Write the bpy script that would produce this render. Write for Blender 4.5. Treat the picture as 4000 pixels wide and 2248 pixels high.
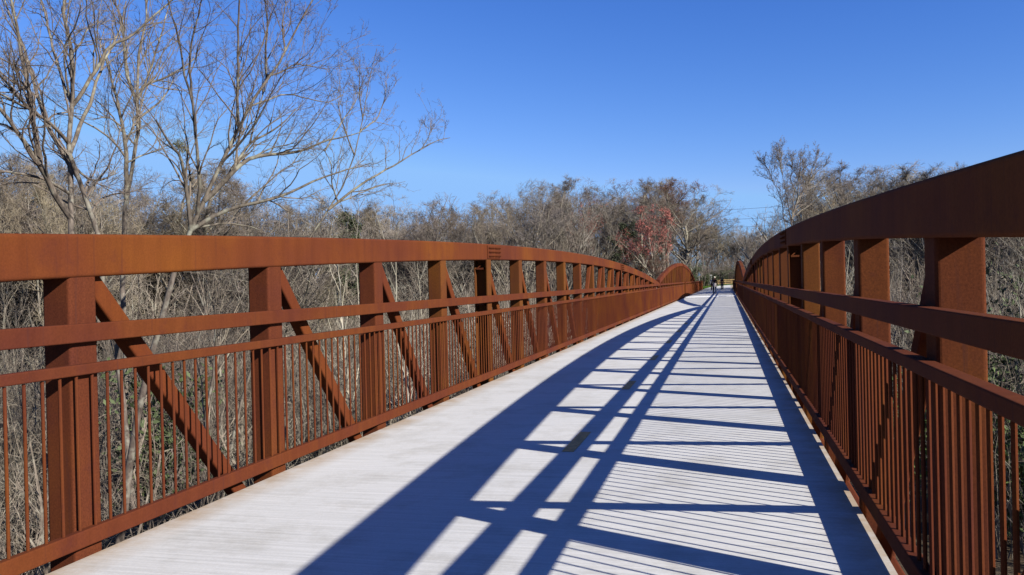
import bpy, bmesh, math, random
import numpy as np
from mathutils import Vector, Matrix
R_ = math.radians
for o in list(bpy.data.objects): bpy.data.objects.remove(o)
S = bpy.context.scene
C = S.collection

# ---------------------------------------------------------------- camera
CAM_Z = 1.55
FPX = 3111.0                       # focal length in pixels of a 4000 px wide picture
YAW, PITCH, ROLL = R_(15.119), R_(-0.243), R_(1.35)
_f = Vector((-math.sin(YAW)*math.cos(PITCH), math.cos(YAW)*math.cos(PITCH), math.sin(PITCH)))
_r = _f.cross(Vector((0, 0, 1))).normalized()
_u = _r.cross(_f)
_R = _r*math.cos(ROLL) - _u*math.sin(ROLL)
_U = _r*math.sin(ROLL) + _u*math.cos(ROLL)
cd = bpy.data.cameras.new("camera"); cam = bpy.data.objects.new("camera", cd); C.objects.link(cam)
cd.sensor_width = 36; cd.lens = 36*FPX/4000; cd.clip_start = 0.05; cd.clip_end = 4000
m = Matrix((( _R.x, _U.x, -_f.x, 0), (_R.y, _U.y, -_f.y, 0), (_R.z, _U.z, -_f.z, CAM_Z), (0, 0, 0, 1)))
cam.matrix_world = m
S.camera = cam

# ---------------------------------------------------------------- sun and sky
SUN = Vector((1.0, -0.438, 0.600)).normalized()        # towards the sun
elev = math.asin(SUN.z); az = math.atan2(SUN.x, SUN.y)
W = bpy.data.worlds.new("World"); S.world = W; W.use_nodes = True
nt = W.node_tree; nt.nodes.clear()
sky = nt.nodes.new("ShaderNodeTexSky"); sky.sky_type = 'NISHITA'; sky.sun_disc = False
sky.sun_elevation = elev; sky.sun_rotation = az
sky.altitude = 300; sky.air_density = 1.0; sky.dust_density = 0.25; sky.ozone_density = 2.6
bg = nt.nodes.new("ShaderNodeBackground"); WS = 0.0625; bg.inputs[1].default_value = WS
out = nt.nodes.new("ShaderNodeOutputWorld")
# deepen the blue of the clear winter sky, channel by channel
sep = nt.nodes.new("ShaderNodeSeparateColor"); cmb = nt.nodes.new("ShaderNodeCombineColor")
nt.links.new(sky.outputs[0], sep.inputs[0])
for ch, (k_, p_) in enumerate(((1.41, 1.64), (1.02, 1.25), (1.21, 0.86))):
    a_ = nt.nodes.new("ShaderNodeMath"); a_.operation = 'MULTIPLY'; a_.inputs[1].default_value = 0.105
    m_ = nt.nodes.new("ShaderNodeMath"); m_.operation = 'MINIMUM'; m_.inputs[1].default_value = (0.34, 0.525, 0.645)[ch]
    b_ = nt.nodes.new("ShaderNodeMath"); b_.operation = 'POWER'; b_.inputs[1].default_value = p_
    c_ = nt.nodes.new("ShaderNodeMath"); c_.operation = 'MULTIPLY'; c_.inputs[1].default_value = k_*1.19/2.22/0.0625
    nt.links.new(sep.outputs[ch], a_.inputs[0]); nt.links.new(a_.outputs[0], m_.inputs[0]); nt.links.new(m_.outputs[0], b_.inputs[0]); nt.links.new(b_.outputs[0], c_.inputs[0])
    nt.links.new(c_.outputs[0], cmb.inputs[ch])
nt.links.new(cmb.outputs[0], bg.inputs[0]); nt.links.new(bg.outputs[0], out.inputs[0])
sd = bpy.data.lights.new("sun", 'SUN'); sd.energy = 5.0; sd.angle = R_(0.5); sd.color = (1.0, 0.95, 0.87)
so = bpy.data.objects.new("sun", sd); C.objects.link(so)
so.rotation_euler = SUN.to_track_quat('Z', 'Y').to_euler(); so.location = (20, -10, 20)
S.view_settings.view_transform = 'Standard'; S.view_settings.look = 'None'
S.view_settings.exposure = 1.15; S.view_settings.gamma = 1.0
S.render.engine = 'CYCLES'
S.render.resolution_x = 1024; S.render.resolution_y = 575

# ---------------------------------------------------------------- helpers
def tag(o, label=None, cat=None, group=None, kind=None):
    if label: o['label'] = label
    if cat: o['category'] = cat
    if group: o['group'] = group
    if kind: o['kind'] = kind
    return o
def empty(name, loc=(0, 0, 0), **k):
    o = bpy.data.objects.new(name, None); o.location = loc; o.empty_display_size = 0.3
    C.objects.link(o); return tag(o, **k)
def link(name, me, parent=None, loc=None, **k):
    o = bpy.data.objects.new(name, me); C.objects.link(o)
    if parent: o.parent = parent
    if loc is not None: o.location = loc
    return tag(o, **k)
def mesh_np(name, V, F, mat, smooth=False):
    """V (n,3), F (m,k) all faces with k corners"""
    me = bpy.data.meshes.new(name)
    V = np.ascontiguousarray(V, dtype=np.float32); F = np.ascontiguousarray(F, dtype=np.int32)
    n, k = F.shape
    me.vertices.add(len(V)); me.vertices.foreach_set('co', V.ravel())
    me.loops.add(n*k); me.loops.foreach_set('vertex_index', F.ravel())
    me.polygons.add(n)
    me.polygons.foreach_set('loop_start', np.arange(0, n*k, k, dtype=np.int32))
    me.polygons.foreach_set('use_smooth', np.full(n, smooth, dtype=bool))
    me.update(calc_edges=True)
    if mat: me.materials.append(mat)
    return me
class MB:
    """collects shapes into one mesh"""
    def __init__(s): s.v = []; s.f = []
    def add(s, V, F):
        b = len(s.v); s.v += [tuple(p) for p in V]; s.f += [tuple(b+i for i in q) for q in F]
    def box(s, x0, x1, y0, y1, z0, z1):
        V = [(x, y, z) for x in (x0, x1) for y in (y0, y1) for z in (z0, z1)]
        s.add(V, [(0,1,3,2),(4,6,7,5),(0,4,5,1),(2,3,7,6),(0,2,6,4),(1,5,7,3)])
    def sweep(s, pts, sides, prof, caps=True):
        """pts: centres; sides: list of (A,B) axes per point; prof: list of (a,b)"""
        n = len(prof); V = []
        for p, (A, B) in zip(pts, sides):
            for a, b in prof: V.append(Vector(p)+A*a+B*b)
        F = []
        for i in range(len(pts)-1):
            for j in range(n):
                F.append((i*n+j, i*n+(j+1) % n, (i+1)*n+(j+1) % n, (i+1)*n+j))
        if caps:
            F.append(tuple(range(n-1, -1, -1))); F.append(tuple((len(pts)-1)*n+j for j in range(n)))
        s.add(V, F)
    def bar(s, p0, p1, w, h, r=0.012, side=Vector((1, 0, 0)), seg=3):
        """rounded rectangular hollow section; w along side, h across"""
        p0 = Vector(p0); p1 = Vector(p1); d = (p1-p0).normalized()
        A = (side-d*side.dot(d)).normalized(); B = d.cross(A)
        s.sweep([p0, p1], [(A, B)]*2, rrect(w, h, r, seg))
    def rod(s, p0, p1, r, n=8):
        p0 = Vector(p0); p1 = Vector(p1); d = (p1-p0).normalized()
        A = d.orthogonal().normalized(); B = d.cross(A)
        s.sweep([p0, p1], [(A, B)]*2, [(r*math.cos(2*math.pi*i/n), r*math.sin(2*math.pi*i/n)) for i in range(n)])
    def mesh(s, name, mat, smooth=False):
        me = bpy.data.meshes.new(name); me.from_pydata([tuple(v) for v in s.v], [], s.f)
        me.materials.append(mat)
        bm = bmesh.new(); bm.from_mesh(me); bmesh.ops.recalc_face_normals(bm, faces=bm.faces); bm.to_mesh(me); bm.free()
        if smooth:
            me.polygons.foreach_set('use_smooth', np.ones(len(me.polygons), dtype=bool))
        return me
    def obj(s, name, mat, parent=None, loc=None, smooth=False, **k):
        return link(name, s.mesh(name, mat, smooth), parent, loc, **k)
def rrect(w, h, r, seg=3):
    P = []
    for cx, cy, a0 in ((w/2-r, h/2-r, 0), (-w/2+r, h/2-r, 90), (-w/2+r, -h/2+r, 180), (w/2-r, -h/2+r, 270)):
        for i in range(seg+1):
            a = R_(a0+90*i/seg); P.append((cx+r*math.cos(a), cy+r*math.sin(a)))
    return P
def px_dir(px, py):
    x = px-2000; y = -(py-1124)
    return (_R*x+_U*y+_f*FPX)/FPX
def at(px, py, d):
    """point seen at pixel (px,py) of the photograph, d metres in front of the camera"""
    v = px_dir(px, py); return Vector((0, 0, CAM_Z))+v*d

# ---------------------------------------------------------------- materials
class N:
    def __init__(s, name):
        s.m = bpy.data.materials.new(name); s.m.use_nodes = True; s.t = s.m.node_tree
        s.b = s.t.nodes['Principled BSDF']
        s.pos = None
    def n(s, typ, **k):
        nd = s.t.nodes.new(typ)
        for a, v in k.items(): setattr(nd, a, v)
        return nd
    def l(s, a, b): s.t.links.new(a, b)
    def coord(s, scale=(1, 1, 1), kind='world'):
        mp = s.n('ShaderNodeMapping'); mp.inputs['Scale'].default_value = scale
        if kind == 'world': s.l(s.n('ShaderNodeNewGeometry').outputs['Position'], mp.inputs[0])
        else: s.l(s.n('ShaderNodeTexCoord').outputs['Object'], mp.inputs[0])
        return mp.outputs[0]
    def noise(s, scale, detail=4, rough=0.55, vec=None):
        t = s.n('ShaderNodeTexNoise'); t.inputs['Scale'].default_value = scale
        t.inputs['Detail'].default_value = detail; t.inputs['Roughness'].default_value = rough
        if vec is None: vec = s.coord()
        s.l(vec, t.inputs['Vector']); return t.outputs['Fac']
    def ramp(s, fac, stops):
        r = s.n('ShaderNodeValToRGB'); e = r.color_ramp.elements
        while len(e) < len(stops): e.new(0.5)
        for el, (p, c) in zip(e, stops):
            el.position = p; el.color = (*c, 1) if len(c) == 3 else c
        s.l(fac, r.inputs[0]); return r.outputs[0]
    def mix(s, fac, a, b, mode='MIX'):
        x = s.n('ShaderNodeMix'); x.data_type = 'RGBA'; x.blend_type = mode
        for v, i in ((fac, 0), (a, 6), (b, 7)):
            if hasattr(v, 'links'): s.l(v, x.inputs[i])
            elif i == 0: x.inputs[0].default_value = v
            else: x.inputs[i].default_value = (*v, 1)
        return x.outputs[2]
    def math(s, op, a, b=None, c=None):
        x = s.n('ShaderNodeMath'); x.operation = op
        for i, v in enumerate((a, b, c)):
            if v is None: continue
            if hasattr(v, 'links'): s.l(v, x.inputs[i])
            else: x.inputs[i].default_value = v
        return x.outputs[0]
    def bump(s, fac, strength, dist=0.01):
        b = s.n('ShaderNodeBump'); b.inputs['Strength'].default_value = strength; b.inputs['Distance'].default_value = dist
        s.l(fac, b.inputs['Height']); s.l(b.outputs[0], s.b.inputs['Normal'])
    def done(s, col, rough=0.85, spec=0.25):
        if hasattr(col, 'links'): s.l(col, s.b.inputs['Base Color'])
        else: s.b.inputs['Base Color'].default_value = (*col, 1)
        s.b.inputs['Roughness'].default_value = rough
        s.b.inputs['Specular IOR Level'].default_value = spec
        return s.m

def rust_mat(name, k=1.0, speck=0.25, tint=None):
    s = N(name)
    big = s.noise(0.55, 4, 0.6)
    c1 = s.ramp(big, [(0.33, (0.070*k, 0.0158*k, 0.0068*k)), (0.50, (0.090*k, 0.0212*k, 0.0058*k)), (0.67, (0.112*k, 0.030*k, 0.0052*k))])
    st = s.noise(1.0, 5, 0.65, s.coord((9, 9, 0.7)))
    c2 = s.mix(0.22, c1, s.ramp(st, [(0.36, (0.55, 0.50, 0.50)), (0.60, (1.12, 1.15, 1.10))]), 'MULTIPLY')
    # oxide patches
    pt = s.noise(5, 5, 0.7)
    c3 = s.mix(s.ramp(pt, [(0.55, (0, 0, 0)), (0.75, (0.6, 0.6, 0.6))]), c2, (0.062*k, 0.0145*k, 0.0075*k))
    fine = s.noise(85, 3, 0.7)
    c4 = s.mix(speck, c3, s.ramp(fine, [(0.3, (0.45, 0.45, 0.5)), (0.7, (1.5, 1.5, 1.4))]), 'MULTIPLY')
    oi = s.n('ShaderNodeObjectInfo')
    c4 = s.mix(0.8 if 'post' in name else 0.25, c4, s.ramp(oi.outputs['Random'], [(0.0, (0.88, 0.74, 0.95)), (0.35, (1.0, 0.98, 1.0)), (0.65, (1.02, 1.06, 0.95)), (1.0, (1.12, 1.34, 0.95))]), 'MULTIPLY')
    run = s.noise(1.0, 4, 0.6, s.coord((26, 26, 0.9)))
    c4 = s.mix(s.ramp(run, [(0.60, (0, 0, 0)), (0.72, (0.55, 0.55, 0.55))]), c4, (0.045, 0.013, 0.008))
    if tint: c4 = s.mix(1.0, c4, tint, 'MULTIPLY')
    s.bump(fine, 0.35, 0.002)
    return s.done(c4, 0.9, 0.06)
RUST = rust_mat('weathering_steel', 1.0, 0.25, (0.98, 1.08, 1.35))
RUST_POST = rust_mat('weathering_steel_posts', 0.92, 0.5, (0.97, 1.25, 1.6))
RUST_RAIL = rust_mat('weathering_steel_rails', 0.9, 0.25, (0.96, 1.08, 1.5))
def concrete():
    s = N('broomed_concrete')
    a = s.noise(0.35, 4, 0.6)
    c = s.ramp(a, [(0.3, (0.415, 0.41, 0.39)), (0.7, (0.46, 0.455, 0.435))])
    br = s.noise(1.0, 2, 0.5, s.coord((1.0, 38, 1)))
    c = s.mix(0.8, c, s.ramp(br, [(0.3, (0.84, 0.84, 0.83)), (0.7, (1.08, 1.08, 1.08))]), 'MULTIPLY')
    sp_ = s.noise(1.3, 6, 0.75)
    c = s.mix(0.5, c, s.ramp(sp_, [(0.36, (0.70, 0.68, 0.63)), (0.52, (1, 1, 1))]), 'MULTIPLY')
    gr = s.noise(70, 3, 0.7)
    c = s.mix(0.35, c, s.ramp(gr, [(0.3, (0.8, 0.8, 0.8)), (0.7, (1.15, 1.15, 1.15))]), 'MULTIPLY')
    # rust stain running off the toe rails along both edges
    g = s.n('ShaderNodeNewGeometry'); sp = s.n('ShaderNodeSeparateXYZ'); s.l(g.outputs['Position'], sp.inputs[0])
    dx = s.math('ABSOLUTE', s.math('ADD', sp.outputs[0], 1.45))
    edge = s.math('MULTIPLY', s.math('SUBTRACT', dx, 1.93), 3.6)
    nz = s.noise(2.2, 5, 0.7)
    e2 = s.math('MULTIPLY', s.math('MAXIMUM', edge, 0), s.math('SUBTRACT', s.math('MULTIPLY', nz, 2.2), 0.5))
    e2 = s.math('MINIMUM', s.math('MAXIMUM', e2, 0), 0.75)
    c = s.mix(e2, c, (0.26, 0.17, 0.085))
    s.bump(br, 0.5, 0.004)
    return s.done(c, 0.9, 0.2)
CONC = concrete()
ALB = 0.47
def simple(name, col, rough=0.8, spec=0.3, var=0.25, scale=3.0, kind='world'):
    col = tuple(v*ALB for v in col); s = N(name); nz = s.noise(scale, 4, 0.6, s.coord(kind=kind))
    c = s.mix(1.0, col, s.ramp(nz, [(0.3, (1-var,)*3), (0.7, (1+var,)*3)]), 'MULTIPLY')
    return s.done(c, rough, spec)
YEL = simple('yellow_line_paint', (0.95, 0.55, 0.20), 0.8, 0.2, 0.35, 20)
PALE = simple('pale_metal_plate', (1.7, 1.7, 1.65), 0.6, 0.3, 0.08)
def bark(name, a, b, lichen=0.3):
    a = tuple(v*0.42 for v in a); b = tuple(v*0.52 for v in b)
    s = N(name)
    nz = s.noise(1.0, 5, 0.7, s.coord((7, 7, 2.2)))
    c = s.ramp(nz, [(0.32, a), (0.62, b)])
    li = s.noise(3.1, 4, 0.6)
    c = s.mix(s.ramp(li, [(0.52, (0, 0, 0)), (0.66, (lichen,)*3)]), c, (0.21, 0.215, 0.18))
    lo = s.noise(0.13, 3, 0.5)
    c = s.mix(0.75, c, s.ramp(lo, [(0.30, (0.72, 0.62, 0.60)), (0.46, (1.0, 0.94, 0.91)), (0.58, (1.05, 1.03, 0.92)), (0.72, (1.3, 1.28, 1.25))]), 'MULTIPLY')
    oi = s.n('ShaderNodeObjectInfo')
    c = s.mix(0.55, c, s.ramp(oi.outputs['Random'], [(0, (0.72, 0.70, 0.68)), (0.5, (1.0, 0.97, 0.95)), (1, (1.25, 1.22, 1.12))]), 'MULTIPLY')
    return s.done(c, 0.92, 0.12)
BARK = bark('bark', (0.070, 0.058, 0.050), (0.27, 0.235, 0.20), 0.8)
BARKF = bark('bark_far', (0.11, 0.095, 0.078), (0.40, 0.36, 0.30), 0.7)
TWIG = bark('twigs', (0.12, 0.10, 0.085), (0.29, 0.245, 0.205), 0.2)
TWIG_OL = bark('twigs_olive', (0.17, 0.145, 0.105), (0.36, 0.31, 0.225), 0.2)
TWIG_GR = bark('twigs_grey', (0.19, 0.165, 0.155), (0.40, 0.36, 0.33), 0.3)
TWIG_RD = bark('twigs_reddish', (0.13, 0.07, 0.052), (0.27, 0.15, 0.115), 0.1)
WHITEB = bark('pale_bark', (0.30, 0.27, 0.22), (0.58, 0.54, 0.46), 0.6)
BUD = simple('red_buds', (0.72, 0.235, 0.19), 0.8, 0.15, 0.4, 2)
BRUSH = bark('brush_stems', (0.085, 0.07, 0.058), (0.31, 0.27, 0.225), 0.5)
LEAF = simple('evergreen_leaves', (0.10, 0.13, 0.05), 0.7, 0.25, 0.5, 1.5)
IVY = simple('ivy_leaves', (0.14, 0.20, 0.05), 0.7, 0.25, 0.45, 1.5)
PINE = simple('pine_needles', (0.085, 0.10, 0.05), 0.8, 0.2, 0.5, 1.5)

# ---------------------------------------------------------------- bridge
XC = -1.4205                        # centre line of the deck
XIN = 2.2955                       # truss inner face from the centre line
PW = 0.20                          # post size across the bridge
PY = 0.21                          # post size along the bridge
def arch_z(span, y):
    if span == 0: return 2.305-0.0014*(y-20.72)**2
    return 3.0-0.0021*(y-71.8)**2
TILT = 0.05/4.5                   # the deck falls slightly from right to left
def tz(x): return TILT*(x-(XC-XIN))
SPANS = [(-4.55, 45.85, 20.72), (46.05, 97.5, 71.8)]
CH = 0.26                          # top chord depth
ZB = -0.55                         # bottom chord centre
def truss(side, span, label):
    y0, y1, yc = SPANS[span]
    X = lambda d: XC+side*d        # d = distance from the centre line
    root = empty('arch_truss', (X(XIN), y0, tz(X(XIN))), label=label, cat='bridge truss', group='arched trusses of the footbridge')
    off = Vector((X(XIN), y0, 0))
    def put(mb, name, mat, parent=root, smooth=False, **k):
        # geometry is given in world coordinates
        mb.v = [Vector(v)-off for v in mb.v]
        return mb.obj(name, mat, parent, smooth=smooth, **k)
    hw = (PW+0.03)/2
    ins = 0.022 if side > 0 else 0.0
    dz = 0.018 if side > 0 else 0.0
    xch = XIN+hw-0.012-ins             # chord centre, proud of the posts on both sides
    # top chord
    c = MB(); pts = []; ax = []
    n = 80
    for i in range(n+1):
        y = y0+(y1-y0)*i/n
        z = arch_z(span, y)-CH/2+dz*.7
        sl = (arch_z(span, y+.01)-arch_z(span, y-.01))/.02
        d = Vector((0, 1, sl)).normalized(); A = Vector((1, 0, 0)); B = d.cross(A)
        pts.append((X(xch), y, z)); ax.append((A, B))
    c.sweep(pts, ax, rrect(hw*2, CH, 0.022, 4)); put(c, 'top_chord', RUST)
    b = MB(); b.bar((X(xch), y0, ZB), (X(xch), y1, ZB), hw*2, CH, 0.022); put(b, 'bottom_chord', RUST)
    # posts
    pitch = 2.0990; ks = range(-12, 13)
    spl = (-4, 4) if span == 0 else (0,)
    tops = {}
    for k in ks:
        y = yc+k*pitch
        if y < y0+0.1 or y > y1-0.1: continue
        zt = arch_z(span, y)-CH+0.02
        tops[k] = (y, zt)
        xc_ = X(XIN+PW/2)
        if span == 0 and k in spl:
            # open rolled section at the chord splice: two flanges and a web
            p = MB()
            p.box(X(XIN)-0.008, X(XIN)+0.008, y-PY/2-0.01, y+PY/2+0.01, ZB, zt)
            p.box(X(XIN+PW)-0.008, X(XIN+PW)+0.008, y-PY/2-0.01, y+PY/2+0.01, ZB, zt)
            xa, xb = sorted((X(XIN)+side*0.008, X(XIN+PW)-side*0.008))
            p.box(xa, xb, y-0.008, y+0.008, ZB, zt)
            po = put(p, 'post', RUST_POST, label='open flanged post under the chord splice')
            for zz in (zt-0.17, 1.22):
                q = MB(); q.box(xa+0.02, xb-0.05, y-PY/2, y-0.012, zz, zz+0.028)
                q.add([(xa+.03, y-PY/2, zz+.03), (xa+.03, y-.012, zz+.03), (xb-.06, y-.02, zz+.105), (xa+.05, y-PY/2, zz+.03), (xa+.05, y-.012, zz+.03), (xb-.05, y-.02, zz+.10)],
                      [(0, 1, 2), (3, 5, 4), (0, 2, 5, 3), (1, 4, 5, 2), (0, 3, 4, 1)])
                q.rod((xb-.045, y-.012, zz+.12), (xb-.045, y-.05, zz+.12), .016)
                put(q, 'bracket', RUST_POST, po)
        else:
            p = MB(); p.bar((xc_, y, ZB), (xc_, y, zt), PW, PY, 0.02, seg=4)
            put(p, 'post', RUST_POST)
    # diagonals, falling towards the middle of the span
    for k in ks:
        kn = k+1 if k < 0 else k-1
        if k == 0 or k not in tops: continue
        y, zt = tops[k]
        yn = yc+kn*pitch
        s_ = 1 if kn > k else -1
        d = MB(); xd = X(XIN+0.052+0.05)
        ya = y+s_*(PY/2-0.02); yb = yn-s_*(PY/2)
        d.bar((xd, ya, zt+0.02), (xd, yb, ZB+0.08), 0.10, 0.125, 0.015)
        put(d, 'diagonal', RUST)
    # splices with their bolts
    for k in ((-4, 4) if span == 0 else (0,)):
        y = yc+k*pitch+(0.26 if k < 0 else 0.1)
        zc = arch_z(span, y)-CH/2+dz*.7; sl = (arch_z(span, y+.01)-arch_z(span, y-.01))/.02
        d = Vector((0, 1, sl)).normalized(); B = Vector((0, -sl, 1)).normalized()
        for sd_ in (1,):
            xi = X(XIN-0.012-ins)
            pm = MB(); hx = 0.014
            cc = Vector((xi-side*hx/2, y, zc))
            pm.sweep([cc-d*0.36, cc+d*0.36], [(Vector((1, 0, 0)), B)]*2, rrect(hx, CH-0.045, 0.003, 1))
            pl = put(pm, 'splice_plate', RUST_RAIL)
            bm_ = MB(); bm_.rod((0, 0, 0), (-side*0.022, 0, 0), 0.017, 6); bm_.rod((-side*0.022, 0, 0), (-side*0.034, 0, 0), 0.010, 8)
            bme = bm_.mesh('bolt', RUST_RAIL)
            for iz in (-1, 0, 1):
                for q in range(8):
                    uu = -0.295+q*0.078+(0.045 if q > 3 else 0)
                    pb = cc+d*uu+B*(iz*0.066)+Vector((-side*hx/2, 0, 0))
                    link('bolt', bme, pl, pb-off)
    # rails, carried on the inner face of the posts
    rw = 0.05+ins; xr = XIN-rw/2-0.001
    r = MB(); r.bar((X(xr), y0, 1.321-dz), (X(xr), y1-0.02, 1.321-dz), rw, 0.11, 0.008); put(r, 'mid_rail', RUST_RAIL)
    r = MB(); r.bar((X(xr), y0, 1.106-dz), (X(xr), y1-0.02, 1.106-dz), rw, 0.064, 0.008); put(r, 'hand_rail', RUST_RAIL)
    r = MB(); r.bar((X(xr), y0, 0.115), (X(xr), y1-0.02, 0.115), rw, 0.10, 0.008); put(r, 'toe_rail', RUST_RAIL)
    # end post with gusset
    ye = y1-0.06
    r = MB(); r.bar((X(xr-0.028-ins/2), ye, 0.02), (X(xr-0.028-ins/2), ye, 1.25), 0.012, 0.13, 0.003); put(r, 'end_plate', RUST_RAIL)
    g = MB(); V = [(X(xr-.03), ye-.55, 1.28), (X(xr-.03), ye+.04, 1.28), (X(xr-.03), ye+.04, 1.04), (X(xr-.03), ye-.08, 1.04)]
    V2 = [(x+side*.01, y, z) for x, y, z in V]
    g.add(V+V2, [(0, 1, 2, 3), (7, 6, 5, 4), (0, 4, 5, 1), (1, 5, 6, 2), (2, 6, 7, 3), (3, 7, 4, 0)]); put(g, 'gusset', RUST_RAIL)
    if span == 1:
        for dy in (-0.65, 0.65):
            r = MB(); r.bar((X(xr-0.05), 73.4+dy, 0.02), (X(xr-0.05), 73.4+dy, 1.40), 0.05, 0.20, 0.01); put(r, 'joint_post', RUST_RAIL)
    # balusters: the hundred nearest the camera are parts, the rest one part
    bb = MB(); bb.rod((0, 0, 0.15), (0, 0, 1.07), 0.0095, 8); bme = bb.mesh('baluster', RUST_RAIL)
    ys = np.arange(y0+0.1, y1-0.1, 0.12)
    vis = [y for y in ys if y > 2.4]; near = set(vis[:100])
    rest = MB()
    for y in ys:
        if y in near: link('baluster', bme, root, Vector((X(xr), y, 0))-off)
        else: rest.rod((X(xr), y, 0.15), (X(xr), y, 1.09), 0.0095, 6)
    ro = put(rest, 'baluster', RUST_RAIL); ro['kind'] = 'stuff'
    return root
truss(-1, 0, 'sunlit rusty truss of the nearest span along the left edge of the deck')
truss(1, 0, 'shaded rusty truss of the nearest span along the right edge of the deck')
truss(-1, 1, 'sunlit rusty arch truss of the farther span, left of the walkers')
truss(1, 1, 'rusty arch truss of the farther span on the right, seen as a narrow hump')

def approach_rail(side, label):
    y0, y1 = 97.6, 128.5
    X = XC+side*(XIN-0.026)
    root = empty('bridge_railing', (X, y0, tz(X)), label=label, cat='railing', group='approach railings past the arches')
    off = Vector((X, y0, 0))
    def put(mb, name, parent=root, **k):
        mb.v = [Vector(v)-off for v in mb.v]; return mb.obj(name, RUST_RAIL, parent, **k)
    r = MB(); r.bar((X, y0, 1.321), (X, y1, 1.321), 0.05, 0.11, 0.008); put(r, 'top_rail')
    r = MB(); r.bar((X, y0, 1.106), (X, y1, 1.106), 0.05, 0.064, 0.008); put(r, 'hand_rail')
    r = MB(); r.bar((X, y0, 0.115), (X, y1, 0.115), 0.05, 0.10, 0.008); put(r, 'toe_rail')
    y = y0+0.1
    while y < y1+0.1:
        r = MB(); r.bar((X+side*0.08, y, -0.5), (X+side*0.08, y, 1.376), 0.10, 0.12, 0.01); put(r, 'post'); y += 2.55
    bb = MB(); bb.rod((0, 0, 0.15), (0, 0, 1.09), 0.0095, 6); bme = bb.mesh('baluster', RUST_RAIL)
    ys = np.arange(y0+0.1, y1-0.05, 0.12); rest = MB()
    for i, y in enumerate(ys):
        if i < 100: link('baluster', bme, root, Vector((X, y, 0))-off)
        else: rest.rod((X, y, 0.15), (X, y, 1.09), 0.0095, 6)
    put(rest, 'baluster')['kind'] = 'stuff'
approach_rail(-1, 'straight rusty picket railing past the far arch, on the left beside the grass verge')
approach_rail(1, 'straight rusty picket railing past the far arch, on the right edge of the deck')

# deck
XL, XR_ = XC-2.262, XC+2.215
def slab(name, x0, x1, y0, y1, z0, z1, mat, **k):
    b = MB(); b.box(x0, x1, y0, y1, z0, z1); b.v = [(x, y, z+tz(x)) for x, y, z in b.v]; return b.obj(name, mat, **k)
slab('bridge_deck', XL, XR_, -12, 45.78, -0.2, 0, CONC, kind='structure')
slab('bridge_deck', XL, XR_, 45.80, 72.4, -0.2, 0, CONC, kind='structure')
slab('bridge_deck', XL, XR_, 74.2, 128.6, -0.2, 0, CONC, kind='structure')
j = slab('expansion_plate', XL, XR_, 72.4, 74.2, -0.2, 0.03, PALE)
tag(j, 'pale raised joint plate crossing the deck beneath the far arch', 'joint plate')
GAPM = simple('joint_sealant', (0.16, 0.10, 0.06), 0.8, 0.2)
slab('deck_joint', XL, XR_, 45.775, 45.805, -0.2, 0.004, GAPM, kind='structure')
# centre line dashes
for i in range(30):
    y = 15.9+4.2*(i-3)
    if y > 126 or 70 < y < 75: continue
    b = MB(); b.box(XC-0.055, XC+0.055, y-0.45, y+0.50, 0.004, 0.006); b.v = [(x, y_, z+tz(x)) for x, y_, z in b.v]
    o = b.obj('centre_line_dash', YEL); tag(o, kind='structure')

# ---------------------------------------------------------------- ground
rngT = np.random.default_rng(5)
def sm(a, b, x):
    t = np.clip((x-a)/(b-a), 0, 1); return t*t*(3-2*t)
def ground_z(x, y):
    x = np.asarray(x, float); y = np.asarray(y, float)
    bank = sm(104, 128, y+0.10*np.abs(x+1.4))
    h = -6.8+0.35*np.sin(x*0.11+1)*np.cos(y*0.09)+0.2*np.sin(x*0.31+y*0.27)
    top = -0.12+0.55*sm(150, 215, y)+0.004*np.abs(x+1.4)*sm(8, 40, np.abs(x+1.4))
    return h*(1-bank)+top*bank
def grid(name, xs, ys, zf, mat, **k):
    X, Y = np.meshgrid(xs, ys); Z = zf(X, Y)
    V = np.stack([X, Y, Z], -1).reshape(-1, 3); nx = len(xs); ny = len(ys)
    i = np.arange(nx-1)[None, :]+np.arange(ny-1)[:, None]*nx
    F = np.stack([i, i+1, i+nx+1, i+nx], -1).reshape(-1, 4)
    return link(name, mesh_np(name, V, F, mat, True), **k)
def ground_mat():
    s = N('leaf_litter')
    a = s.noise(0.25, 5, 0.65); b = s.noise(9, 4, 0.7)
    c = s.ramp(a, [(0.35, (0.06, 0.044, 0.03)), (0.6, (0.088, 0.068, 0.045)), (0.75, (0.06, 0.06, 0.029))])
    c = s.mix(0.8, c, s.ramp(b, [(0.3, (0.55, 0.52, 0.5)), (0.7, (1.35, 1.3, 1.2))]), 'MULTIPLY')
    s.bump(b, 0.8, 0.05)
    return s.done(c, 0.95, 0.1)
xs = np.unique(np.concatenate([np.linspace(-1500, -150, 12), np.linspace(-150, 150, 101), np.linspace(150, 1500, 12)]))
ys = np.unique(np.concatenate([np.linspace(-400, -40, 8), np.linspace(-40, 260, 101), np.linspace(260, 2500, 12)]))
grid('ground', xs, ys, ground_z, ground_mat(), kind='structure')
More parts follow.
